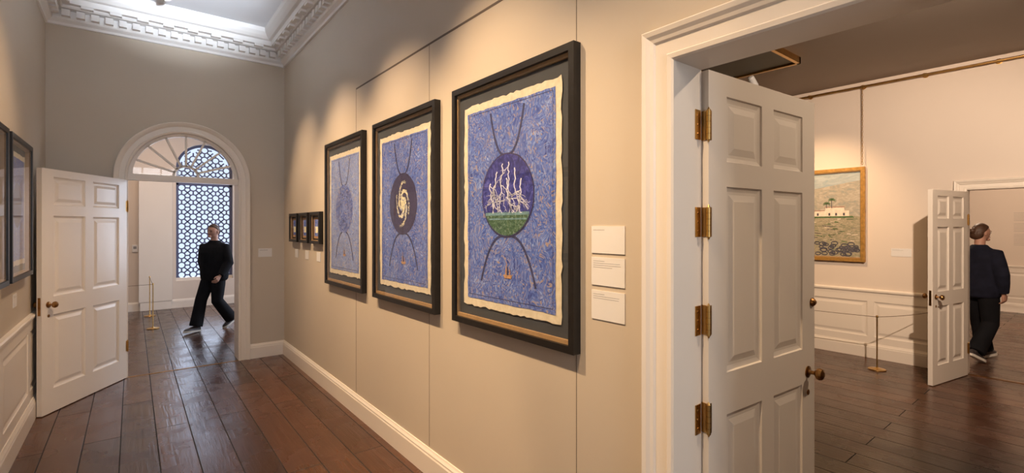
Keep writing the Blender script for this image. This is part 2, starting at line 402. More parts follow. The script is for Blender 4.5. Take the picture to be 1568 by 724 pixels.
dent(YBK+0.1, YF-0.12, lambda a, b: mb.box(XR-0.115, XR-0.05, a, b, 3.86, 3.925, M_plaster))
dent(YBK+0.1, YF-0.12, lambda a, b: mb.box(XL+0.05, XL+0.115, a, b, 3.86, 3.925, M_plaster))
def modil(a0, a1, fn): dent(a0, a1, fn, 0.23, 0.10)
modil(XL+0.15, XR-0.15, lambda a, b: mb.box(a, b, YF-0.195, YF-0.13, 3.94, 3.99, M_plaster))
modil(YBK+0.15, YF-0.15, lambda a, b: mb.box(XR-0.195, XR-0.13, a, b, 3.94, 3.99, M_plaster))
modil(YBK+0.15, YF-0.15, lambda a, b: mb.box(XL+0.13, XL+0.195, a, b, 3.94, 3.99, M_plaster))
mb.obj('trim_cornice')

# ------------------------------------------------------------------ casings
CAS = lambda T, w=0.125: [(-0.003, -T), (-0.003, 0.012), (0.004, 0.018), (0.020, 0.020), (0.026, 0.013), (0.034, 0.013), (w-0.052, 0.013),
        (w-0.046, 0.021), (w-0.034, 0.025), (w-0.022, 0.034), (w-0.006, 0.038), (w, 0.032), (w, 0.0)]
mb = MB()
path = [(DY1, 0), (DY1, DH), (DY0, DH), (DY0, 0)]; nr = [(1, 0), (1, 1), (-1, 1), (-1, 0)]
sweep(mb, path, nr, CAS(TW), lambda a, p, z: (XR-p, a, z), M_white)
sweep(mb, path, nr, CAS(0.0), lambda a, p, z: (XR2+p*0.6, a, z), M_white); mb.obj('trim_door_casing')
mb = MB()
path = [(EY1, 0), (EY1, EH), (EY0, EH), (EY0, 0)]
sweep(mb, path, nr, CAS(0.15, 0.11), lambda a, p, z: (EX-p, a, z), M_white); mb.obj('trim_door_casing.001')
mb = MB()
P = arch_pts(AX, AS, AR, 40)
path = [(AX-AR, 0)] + P + [(AX+AR, 0)]
nr2 = [(-1, 0)] + [((a-AX)/AR, (z-AS)/AR) for a, z in P] + [(1, 0)]
sweep(mb, path, nr2, CAS(AT), lambda a, p, z: (a, YF-p, z), M_white)
sweep(mb, path, nr2, CAS(0.0), lambda a, p, z: (a, YB+p, z), M_white)
mb.obj('trim_arch_casing', smooth=True)
# fanlight
mb = MB()
yf0, yf1 = YF+0.03, YF+0.075
mb.box(AX-AR+0.003, AX+AR-0.003, YF+0.005, YF+0.10, 2.205, 2.275, M_white)
c = (AX, 2.275)
def annulus(mb, cx, cz, r0, r1, y0, y1, mat, a0=0, a1=PI, n=24):
    for i in range(n):
        t0 = a0+(a1-a0)*i/n; t1 = a0+(a1-a0)*(i+1)/n
        mb.prism([(cx+r0*math.cos(t0), cz+r0*math.sin(t0)), (cx+r1*math.cos(t0), cz+r1*math.sin(t0)),
                  (cx+r1*math.cos(t1), cz+r1*math.sin(t1)), (cx+r0*math.cos(t1), cz+r0*math.sin(t1))], y0, y1, mat, idf)
Rf = AR-0.004
annulus(mb, AX, AS+0.0, Rf-0.035, Rf, yf0, yf1, M_white, 0.05, PI-0.05)
annulus(mb, AX, c[1], 0.11, 0.135, yf0, yf1, M_white, n=14)
for k in range(1, 8):
    t = PI*k/8; d = (math.cos(t), math.sin(t)); q = (-d[1], d[0]); h = 0.011
    ro = Rf-0.03
    mb.prism([(c[0]+d[0]*0.12+q[0]*h, c[1]+d[1]*0.12+q[1]*h), (c[0]+d[0]*ro+q[0]*h, c[1]-0.03+d[1]*ro+q[1]*h),
              (c[0]+d[0]*ro-q[0]*h, c[1]-0.03+d[1]*ro-q[1]*h), (c[0]+d[0]*0.12-q[0]*h, c[1]+d[1]*0.12-q[1]*h)], yf0, yf1, M_white, idf)
mb.face([(a, YF+0.05, z) for a, z in arch_pts(AX, AS+0.03, Rf-0.04, 24)], M_glass)
mb.obj('window_fanlight')
mb = MB(); mb.box(AX-AR, AX+AR, YF-0.005, YF+0.01, 0, 0.005, M_dbrass); mb.obj('trim_threshold')
mb = MB(); mb.box(EX, EX+0.03, EY0, EY1, 0, 0.005, M_dbrass); mb.obj('trim_threshold.001')

# ------------------------------------------------------------------ doors
def knob(mb, p, axis, mat, sc=1.0):
    prof = [(0.028*sc, 0), (0.028*sc, 0.004), (0.012*sc, 0.008), (0.009*sc, 0.014), (0.009*sc, 0.03), (0.016*sc, 0.036), (0.027*sc, 0.045), (0.029*sc, 0.056), (0.024*sc, 0.066), (0.012*sc, 0.072), (0.0, 0.073)]
    mb.lathe(prof, p, mat, 18, axis)
def door(name, P0, P1, nsign, H, hinges=None, knob_z=0.97, T=0.042, st=0.125, zsc=1.0, rim=None):
    P0 = Vector((*P0, 0)); P1 = Vector((*P1, 0)); d = (P1-P0); W = d.length; d.normalize()
    nr = Vector((-d.y, d.x, 0))*nsign
    xf = lambda a, n, z: tuple(P0 + d*a + nr*n + Vector((0, 0, z+0.008)))
    mb = MB(); mu = 0.10; pw = (W-2*st-mu)/2; pn = []
    for a0 in (st, st+pw+mu):
        for z0, z1 in ((0.22, 0.91), (1.08, 1.835), (1.935, 2.20)):
            pn.append((a0, a0+pw, z0*zsc, z1*zsc))
    panelled(mb, W, H-0.008, T, pn, xf, M_white)
    knob(mb, xf(W-0.07, 0, knob_z), -nr, M_dbrass); knob(mb, xf(W-0.07, T, knob_z), nr, M_dbrass)
    mb.box(W-0.001, W+0.002, T*0.25, T*0.75, knob_z-0.09, knob_z+0.07, M_dbrass, xf)
    mb.lathe([(0.012, 0), (0.014, 0.003), (0.008, 0.005), (0, 0.005)], xf(W-0.07, 0, knob_z-0.1), M_dbrass, 14, -nr)
    if rim:
        mb.lathe([(0.02, 0), (0.022, 0.006), (0.016, 0.014), (0.008, 0.02), (0, 0.02)], xf(W-0.03, 0, rim), M_dbrass, 14, -nr)
    if hinges:
        for hz in hinges:
            mb.tube([xf(-0.006, -0.004, hz-0.058), xf(-0.006, -0.004, hz+0.058)], 0.0085, M_brass, 12)
            mb.tube([xf(-0.006, -0.004, hz+0.058), xf(-0.006, -0.004, hz+0.068)], [0.006, 0.002], M_brass, 10)
            mb.tube([xf(-0.006, -0.004, hz-0.068), xf(-0.006, -0.004, hz-0.058)], [0.002, 0.006], M_brass, 10)
            for q in (-0.035, -0.012, 0.012, 0.035):
                mb.tube([xf(-0.006, -0.004, hz+q-0.0008), xf(-0.006, -0.004, hz+q+0.0008)], 0.0092, M_dbrass, 12)
            mb.box(-0.003, 0.0, 0.002, T-0.004, hz-0.058, hz+0.058, M_brass, xf)
            mb.box(0.0, 0.018, -0.002, 0.0, hz-0.058, hz+0.058, M_brass, xf)
    return mb.obj(name, bevel=0)
door('door_1', (1.768, 0.992), (2.662, 0.935), 1, 2.295, (2.07, 1.69, 1.305, 0.92, 0.30), 0.963, rim=1.30)
mb = MB()
for hz in (2.078, 1.698, 1.313, 0.928, 0.308):
    mb.box(1.712, 1.749, DY1-0.0065, DY1-0.0035, hz-0.058, hz+0.058, M_brass)
    for q in (-0.035, 0.0, 0.035):
        mb.lathe([(0.005, 0), (0.004, 0.002), (0, 0.002)], (1.728, DY1-0.0065, hz+q), M_dbrass, 8, (0, -1, 0))
mb.obj('door_hinge_plates')
door('door_2', (-0.045, 6.825), (-0.622, 5.872), -1, 2.20, (0.35, 1.9), 0.975, zsc=0.965)
door('door_3', (7.405, 1.045), (6.585, 1.2), -1, 2.075, (0.3, 1.75), 0.93, st=0.11, zsc=0.91)

# ------------------------------------------------------------------ lattice window
mb = MB()
yl0, yl1 = YW+0.16, YW+0.19
sweep(mb, [(WX-WR, WZ0)]+arch_pts(WX, WS, WR, 32)+[(WX+WR, WZ0)], [(1, 0)]+[(-(a-WX)/WR, -(z-WS)/WR) for a, z in arch_pts(WX, WS, WR, 32)]+[(-1, 0)],
      [(0, 0), (0.05, 0), (0.05, 0.06), (0, 0.06)], lambda a, p, z: (a, YW+0.14+p, z), M_latt)
mb.box(WX-WR, WX+WR, YW+0.10, YW+0.22, WZ0, WZ0+0.06, M_white)
mb.box(WX-WR, WX+WR, YW+0.14, YW+0.20, 2.56, 2.64, M_latt)
def inside(x, z, m=0.05):
    if z < WZ0+m: return False
    if z < WS: return abs(x-WX) < WR-m
    return (x-WX)**2+(z-WS)**2 < (WR-m)**2
S = 0.205; nx = 3
def bar(p, q, w):
    d = Vector((q[0]-p[0], q[1]-p[1])); L = d.length; d /= L; k = Vector((-d.y, d.x))*w/2
    mb.prism([(p[0]+k.x, p[1]+k.y), (q[0]+k.x, q[1]+k.y), (q[0]-k.x, q[1]-k.y), (p[0]-k.x, p[1]-k.y)], yl0, yl1, M_latt, idf)
for i in range(-nx, nx+1):
    for j in range(0, 16):
        x = WX+i*S; z = WZ0+0.11+j*S
        if inside(x, z, 0.08): annulus(mb, x, z, 0.052, 0.076, yl0, yl1, M_latt, 0, 2*PI, 16)
        for sx, sz in ((1, 1), (1, -1)):
            p = (x+sx*0.048, z+sz*0.048); q = (x+sx*(S-0.048), z+sz*(S-0.048))
            if inside(*p, 0.01) and inside(*q, 0.01): bar(p, q, 0.026)
        p = (x+0.07, z); q = (x+S-0.07, z)
        if inside(*p, 0.01) and inside(*q, 0.01): bar(p, q, 0.026)
        p = (x, z+0.07); q = (x, z+S-0.07)
        if inside(*p, 0.01) and inside(*q, 0.01): bar(p, q, 0.026)
mb.obj('window_1')
mb = MB(); mb.box(0.10, 0.645, YW-0.10, YW-0.03, 0.17, 2.75, M_white); mb.box(0.12, 0.625, YW-0.09, YW-0.04, 0.0, 0.17, M_white)
mb.obj('window_shutter_panel', bevel=0.006)
mb = MB(); mb.box(0.0, 0.09, YW-0.03, YW, 1.18, 1.32, M_label); mb.box(0.02, 0.07, YW-0.034, YW-0.03, 1.24, 1.29, M_ink); mb.obj('thermostat', bevel=0.004)

# ------------------------------------------------------------------ pictures
def mapper(X, Yc, Zc, side):
    if side < 0: return lambda a, n, b: (X-n, Yc-a, Zc+b)
    return lambda a, n, b: (X+n, Yc+a, Zc+b)
def ribbon(mb, pts, w, n, mat, xf):
    if not isinstance(w, (list, tuple)): w = [w]*len(pts)
    L = []; R = []
    for i, p in enumerate(pts):
        a = Vector(pts[max(i-1, 0)]); b = Vector(pts[min(i+1, len(pts)-1)]); d = (b-a)
        d = d.normalized() if d.length > 0 else Vector((1, 0)); k = Vector((-d.y, d.x))*w[i]/2
        L.append((p[0]+k.x, p[1]+k.y)); R.append((p[0]-k.x, p[1]-k.y))
    for i in range(len(pts)-1):
        mb.face([xf(L[i][0], n, L[i][1]), xf(L[i+1][0], n, L[i+1][1]), xf(R[i+1][0], n, R[i+1][1]), xf(R[i][0], n, R[i][1])], mat)
def frame(mb, W, H, fw, dep, mat, xf, slip=0.0, slipmat=None, back=0.012, sliptop=None):
    w, h = W/2, H/2
    for a0, a1, b0, b1 in ((-w, w, h-fw, h), (-w, w, -h, -h+fw), (-w, -w+fw, -h+fw, h-fw), (w-fw, w, -h+fw, h-fw)):
        mb.box(a0, a1, 0.0, dep, b0, b1, mat, xf)
    if slip:
        st = sliptop if sliptop else dep-0.012
        w2, h2 = w-fw, h-fw
        for a0, a1, b0, b1 in ((-w2, w2, h2-slip, h2), (-w2, w2, -h2, -h2+slip), (-w2, -w2+slip*0.45, -h2+slip, h2-slip), (w2-slip*0.45, w2, -h2+slip, h2-slip)):
            mb.box(a0, a1, back, st, b0, b1, slipmat, xf)
def rect(mb, w, h, n, mat, xf, cx=0, cz=0, jit=0, seg=1, rs=1):
    r = random.Random(rs); pts = []
    cs = [(-w/2, -h/2), (w/2, -h/2), (w/2, h/2), (-w/2, h/2)]
    for i in range(4):
        p, q = cs[i], cs[(i+1) % 4]
        for k in range(seg):
            t = k/seg; pts.append((cx+p[0]+(q[0]-p[0])*t+r.uniform(-jit, jit), cz+p[1]+(q[1]-p[1])*t+r.uniform(-jit, jit)))
    mb.face([xf(a, n, b) for a, b in pts], mat)
def disc(mb, cx, cz, r, n, mat, xf, seg=40, jit=0):
    mb.face([xf(cx+(r+random.uniform(-jit, jit))*math.cos(2*PI*k/seg), n, cz+(r+random.uniform(-jit, jit))*math.sin(2*PI*k/seg)) for k in range(seg)], mat)
R_B = random.Random(21)
def bolt(mb, p, ang, length, w, n, xf, depth, lim):
    pts = [p]; st = 0.015; k = int(length/st); x, z = p
    ws = [w]
    for i in range(k):
        a = ang+R_B.uniform(-0.75, 0.75); x += math.cos(a)*st; z += math.sin(a)*st
        if (x-lim[0])**2+(z-lim[1])**2 > lim[2]**2 or z < lim[3]: break
        pts.append((x, z)); ws.append(w*(1-0.55*i/k))
        if depth > 0 and R_B.random() < 0.28:
            bolt(mb, (x, z), ang+R_B.choice((-1, 1))*R_B.uniform(0.45, 0.95), length*0.38, w*0.5, n, xf, depth-1, lim)
    if len(pts) > 1: ribbon(mb, pts, ws, n, M_bolt, xf)

def big_picture(Y0, Y1, kind):
    xf = mapper(XR, (Y0+Y1)/2, 1.808, -1); W = Y1-Y0; H = 1.40
    mb = MB()
    frame(mb, W, H, 0.034, 0.045, M_frame, xf, 0.020, M_slip, 0.012, 0.026)
    mb.box(-W/2+0.03, W/2-0.03, 0.002, 0.012, -H/2+0.03, H/2-0.03, M_mount, xf)
    rect(mb, 0.830, 1.160, 0.018, M_paper, xf, 0, -0.005, 0.006, 30, kind)
    blue = M_blue3 if kind == 3 else M_blue
    rect(mb, 0.752, 1.076, 0.0195, blue, xf, 0, -0.005, 0.003, 24, kind+5)
    w, h = 0.3575, 0.519
    for a in (((-w, -h), (w, -h)), ((-w, h), (w, h)), ((-w, -h), (-w, h)), ((w, -h), (w, h))):
        ribbon(mb, a, 0.003, 0.0202, M_arc, xf)
    cz = 0.040; R = 0.226
    def U(sgn, half, hgt):
        pts = []
        for i in range(25):
            t = -1+2*i/24
            pts.append((half*math.copysign(abs(t)**0.8, t), cz+sgn*(R-0.012)+sgn*hgt*(abs(t)**2.2)))
        ribbon(mb, pts, 0.015, 0.0206, M_arc, xf)
    U(1, 0.145, 0.245); U(-1, 0.235, 0.26)
    disc(mb, 0, cz, R, 0.0212, M_night if kind != 3 else M_blue, xf, 48, 0.002)
    if kind == 1:
        disc(mb, 0, cz, R-0.008, 0.0218, M_storm, xf)
        r = R-0.010; zc = -0.105
        th = math.asin(zc/r)
        pts = [(r*math.cos(t), cz+r*math.sin(t)) for t in [th-(PI+2*th)*k/24 for k in range(25)]]
        mb.face([xf(a, 0.0224, b) for a, b in pts], M_field)
        hw = math.sqrt(r*r-zc*zc)
        ribbon(mb, [(-hw, cz+zc+0.006), (hw, cz+zc+0.006)], 0.016, 0.0228, M_sea, xf)
        ribbon(mb, [(-hw+0.03, cz+zc-0.022), (hw-0.02, cz+zc-0.022)], 0.008, 0.0228, M_sea, xf)
        lim = (0, cz, r-0.004, cz+zc+0.008)
        for (x, z, a) in ((-0.08, 0.13, -1.75), (-0.03, 0.17, -1.75), (0.02, 0.175, -1.5), (0.07, 0.14, -1.35), (-0.14, 0.07, -1.5), (0.125, 0.08, -1.6), (0.0, 0.09, -1.3)):
            bolt(mb, (x, cz+z), a, 0.36, 0.0085, 0.0232, xf, 2, lim)
    elif kind == 2:
        for arm in range(4):
            for k in range(150):
                t = random.random()**0.7; th = arm*PI/2+t*3.6; rr = 0.012+0.140*t
                x = rr*math.cos(-th)*0.72+random.gauss(0, 0.006); z = rr*math.sin(-th)*1.15+random.gauss(0, 0.006)
                s = random.uniform(0.005, 0.010)*(1.3-t); dx, dz = math.cos(-th-1.3)*s*2, math.sin(-th-1.3)*s*2
                ribbon(mb, [(x-dx, cz+z-dz), (x+dx, cz+z+dz)], s, 0.0218+random.random()*0.0006, M_cream if random.random() < 0.8 else M_blue3, xf)
        disc(mb, 0, cz, 0.026, 0.0226, M_cream, xf, 16, 0.002)
    else:
        for k in range(140):
            th = random.uniform(0, 2*PI); rr = random.uniform(0.09, 0.2); s = 0.005
            x, z = rr*math.cos(th), rr*math.sin(th); dx, dz = -math.sin(th)*0.012, math.cos(th)*0.012
            ribbon(mb, [(x-dx, cz+z-dz), (x+dx, cz+z+dz)], s, 0.0218+random.random()*0.0006, random.choice((M_arc, M_arc, M_blue3)), xf)
    bx, bz = 0.01, -0.385; q = 0.8
    mb.face([xf(a*q+bx, 0.0215, b*q+bz) for a, b in ((-0.05, 0), (-0.032, -0.022), (0.035, -0.022), (0.05, 0.003))], M_gold)
    for a, b, w, h, m_ in ((-0.02, 0.0, 0.012, 0.045, M_gold), (0.0, 0.0, 0.014, 0.055, M_arc), (0.022, 0.0, 0.012, 0.04, M_gold)):
        mb.face([xf(bx+(a-w/2)*q, 0.0217, bz+b), xf(bx+(a+w/2)*q, 0.0217, bz+b), xf(bx+(a+w*0.3)*q, 0.0217, bz+b+h*q), xf(bx+(a-w*0.3)*q, 0.0217, bz+b+h*q)], m_)
    ribbon(mb, [(bx-0.01, bz), (bx-0.01, bz+0.07)], 0.004, 0.0218, M_gold, xf)
    rect(mb, W-0.06, H-0.06, 0.036, M_glass, xf)
    mb.obj('framed_painting')
big_picture(1.497, 2.531, 1); big_picture(2.745, 3.775, 2); big_picture(4.0, 5.01, 3)

for Yc in (6.25, 5.81, 5.37):
    xf = mapper(XR, Yc, 1.668, -1); mb = MB()
    frame(mb, 0.35, 0.345, 0.032, 0.045, M_frame, xf, 0.006, M_slip)
    mb.box(-0.15, 0.15, 0.002, 0.012, -0.15, 0.15, M_frame, xf)
    rect(mb, 0.21, 0.23, 0.014, M_gold, xf); rect(mb, 0.16, 0.18, 0.015, M_blue, xf, 0, 0)
    rect(mb, 0.09, 0.07, 0.016, M_cream, xf, 0, -0.02, 0.004, 4)
    mb.obj('small_framed_picture')
    mb = MB(); mb.box(-0.065, 0.065, 0, 0.004, -0.05, 0.05, M_label, mapper(XR, Yc-0.02, 1.355, -1)); mb.obj('wall_label')
def label(X, Yc, Zc, side, w, h, lines=3):
    xf = mapper(X, Yc, Zc, side); mb = MB(); mb.box(-w/2, w/2, 0, 0.004, -h/2, h/2, M_label, xf)
    for i in range(lines):
        z = h/2-0.016-i*0.009; L = w*random.uniform(0.45, 0.85) if i else w*0.35
        mb.box(-w/2+0.01, -w/2+0.01+L, 0.004, 0.0043, z-0.0008, z+0.0008, M_ink, xf)
    mb.obj('wall_label')
label(XR, 1.338, 1.624, -1, 0.18, 0.116, 1); label(XR, 1.338, 1.488, -1, 0.18, 0.12, 4); label(XR, 1.338, 1.343, -1, 0.18, 0.125, 3)
label(EX, 1.655, 1.36, -1, 0.20, 0.10, 2)
mb = MB(); mb.box(1.27, 1.43, YF-0.004, YF, 1.29, 1.40, M_label); mb.box(1.285, 1.38, YF-0.0045, YF-0.004, 1.375, 1.379, M_ink); mb.obj('wall_label')
for Y0, Y1 in ((4.72, 5.60), (3.66, 4.62)):
    xf = mapper(XL, (Y0+Y1)/2, 1.812, 1); mb = MB(); W = Y1-Y0; H = 1.05
    frame(mb, W, H, 0.034, 0.055, M_frame, xf, 0.012, M_slip)
    mb.box(-W/2+0.03, W/2-0.03, 0.002, 0.012, -H/2+0.03, H/2-0.03, M_mount, xf)
    rect(mb, W-0.2, H-0.2, 0.018, M_paper, xf, 0, 0, 0.004, 20, 3); rect(mb, W-0.28, H-0.28, 0.0195, M_blue, xf, 0, 0, 0.003, 16, 4)
    disc(mb, 0, 0.03, 0.17, 0.0205, M_night, xf)
    rect(mb, W-0.068, H-0.068, 0.045, M_glass, xf)
    mb.obj('framed_painting')
label(XL, 5.2, 1.12, 1, 0.14, 0.10, 2)

# landscape painting
M_psky = ramp_noise('painted_hills_haze', [(0.3, (0.26, 0.34, 0.38)), (0.5, (0.36, 0.39, 0.38)), (0.7, (0.46, 0.50, 0.50))], 6, 1.0, 0.7, (1, 1, 3))
M_phill = ramp_noise('painted_hill', [(0.3, (0.22, 0.26, 0.24)), (0.5, (0.38, 0.33, 0.26)), (0.7, (0.50, 0.45, 0.38))], 9, 1.5, 0.7, (1, 1, 2))
M_psand = ramp_noise('painted_sand', [(0.3, (0.14, 0.18, 0.10)), (0.5, (0.32, 0.27, 0.18)), (0.7, (0.50, 0.43, 0.31))], 20, 1.5, 0.7, (1, 1, 3))
M_prock = paint('painted_rocks', (0.07, 0.065, 0.08), 0.7, 0.4, 40, 0)
M_pgrn = paint('painted_palm', (0.06, 0.13, 0.04), 0.7, 0.4, 40, 0)
M_phouse = paint('painted_house', (0.74, 0.62, 0.50), 0.7, 0.12, 30, 0)
M_proof = paint('painted_roof', (0.34, 0.20, 0.15), 0.7, 0.2, 30, 0)
xf = mapper(EX, 2.02+0.80, 1.84, -1); mb = MB(); W, H = 1.60, 1.235
frame(mb, W, H, 0.045, 0.045, M_giltw, xf, 0.012, M_slip)
w, h = W/2-0.045, H/2-0.045
mb.box(-w, w, 0.002, 0.012, -h, h, M_psky, xf)
def poly(pts, n, m): mb.face([xf(a, n, b) for a, b in pts], m)
poly([(-w, -0.1), (-w, 0.30), (-0.4, 0.47), (-0.1, 0.42), (0.2, 0.36), (0.45, 0.40), (w, 0.45), (w, -0.1)], 0.0135, M_phill)
poly([(-w, -h), (-w, 0.0), (-0.2, 0.02), (0.1, -0.02), (0.4, 0.03), (w, -0.03), (w, -h)], 0.0145, M_psand)
poly([(0.20, -0.02), (0.20, 0.05), (0.34, 0.06), (0.62, 0.055), (0.62, -0.02)], 0.0155, M_phouse)
poly([(0.34, 0.055), (0.345, 0.10), (0.56, 0.10), (0.57, 0.055)], 0.0152, M_phouse)
poly([(0.33, 0.098), (0.34, 0.112), (0.565, 0.112), (0.575, 0.098)], 0.0158, M_proof)
poly([(0.19, 0.048), (0.2, 0.062), (0.335, 0.068), (0.335, 0.055)], 0.0158, M_proof)
for a in (0.24, 0.38, 0.46, 0.55): poly([(a, -0.01), (a, 0.025), (a+0.022, 0.025), (a+0.022, -0.01)], 0.0160, M_prock)
poly([(0.18, -0.04), (0.2, -0.02), (0.66, -0.02), (0.68, -0.04)], 0.0162, M_pgrn)
for px, pz in ((0.42, 0.20), (0.36, 0.15)):
    ribbon(mb, [(px, 0.09), (px-0.005, pz)], 0.008, 0.0164, M_prock, xf)
    for k in range(7):
        t = -0.4+k*(PI+0.8)/6; ribbon(mb, [(px, pz), (px+0.03*math.cos(t), pz+0.024*math.sin(t)+0.006), (px+0.048*math.cos(t), pz+0.03*math.sin(t)-0.012)], [0.006, 0.011, 0.003], 0.0166, M_pgrn, xf)
for k in range(90):
    a = random.uniform(-w+0.05, w-0.05); b = random.uniform(-h+0.04, -0.38); r = random.uniform(0.022, 0.045)
    pts = [(a+r*math.cos(t*PI/6), b+r*0.6*math.sin(t*PI/6)) for t in range(13)]
    ribbon(mb, pts, 0.013, 0.0165+k*1e-5, M_prock, xf)
for k in range(140):
    a = random.uniform(-w+0.05, w-0.1); b = random.uniform(-0.36, -0.06)
    ribbon(mb, [(a, b), (a+random.uniform(0.02, 0.08), b+random.uniform(-0.012, 0.012))], random.uniform(0.003, 0.010), 0.0163, random.choice((M_phill, M_pgrn, M_pgrn, M_prock, M_phouse)), xf)
mb.obj('landscape_painting')
mb = MB()
mb.tube([(EX-0.05, -2.6, 3.49), (EX-0.05, 5.6, 3.49)], 0.014, M_brass, 12)
y = -2.3
while y < 5.5:
    mb.tube([(EX, y, 3.49), (EX-0.05, y, 3.49)], 0.008, M_brass, 8); mb.lathe([(0.03, 0), (0.03, 0.006), (0, 0.008)], (EX, y, 3.49), M_brass, 12, (-1, 0, 0))
    mb.tube([(EX-0.05, y-0.015, 3.49), (EX-0.05, y+0.015, 3.49)], 0.021, M_brass, 12)
    y += 0.62
mb.obj('brass_picture_rail', smooth=True)
def chain(Y):
    mb = MB(); z = 3.452; k = 0
    while z > 2.49:
        pts = []
        for i in range(11):
            t = 2*PI*i/10; u, w_ = 0.009*math.cos(t), 0.020*math.sin(t)
            pts.append((EX-0.05+(u if k % 2 else 0), Y+(0 if k % 2 else u), z+w_))
        mb.tube(pts, 0.0028, M_brass, 6, (0.3, 0.5, 0.8)); z -= 0.034; k += 1
    mb.obj('hanging_chain', smooth=True)
chain(2.045); chain(3.59)

mb = MB(); mb.box(4.85, 5.80, 2.20, 3.05, RC-0.05, RC, M_hatch)
for a in ((4.83, 5.82, 2.18, 2.215), (4.83, 5.82, 3.035, 3.07), (4.83, 4.865, 2.18, 3.07), (5.785, 5.82, 2.18, 3.07)):
    mb.box(a[0], a[1], a[2], a[3], RC-0.07, RC, M_brass)
mb.obj('ceiling_hatch')

mb = MB()
for i in range(22):
    if i in (6, 13): continue
    z = 1.95-i*0.03; L = random.uniform(0.25, 0.36)
    mb.box(13.597, 13.6, 1.26-L, 1.26, z-0.0018, z+0.0018, M_ink)
mb.obj('wall_text')

# ------------------------------------------------------------------ stanchions
def stanchion(x, y, h):
    mb = MB()
    mb.lathe([(0.0, 0), (0.088, 0), (0.09, 0.006), (0.085, 0.012), (0.03, 0.018), (0.012, 0.028), (0.0075, 0.04), (0.0075, h-0.03), (0.012, h-0.028), (0.012, h-0.008), (0.006, h), (0, h)], (x, y, 0), M_brass, 24)
    mb.obj('barrier_post', smooth=True)
def rope(pts):
    mb = MB(); P = []
    for p, q in zip(pts[:-1], pts[1:]):
        for i in range(9):
            t = i/8; v = Vector(p).lerp(Vector(q), t); v.z -= 0.03*4*t*(1-t)*0.5; P.append(v)
    mb.tube(P, 0.0035, M_cord, 6); mb.obj('barrier_rope', smooth=True)
stanchion(6.86, 1.75, 0.64); stanchion(6.86, 3.6, 0.64)
rope([(6.86, 3.6, 0.62), (6.86, 1.75, 0.62), (7.42, 1.33, 0.68)])
stanchion(0.27, 9.87, 0.75); stanchion(0.26, 11.3, 0.75)
rope([(-2.0, 9.87, 0.73), (0.27, 9.87, 0.73), (0.26, 11.3, 0.73)])
stanchion(-2.0, 9.87, 0.75)

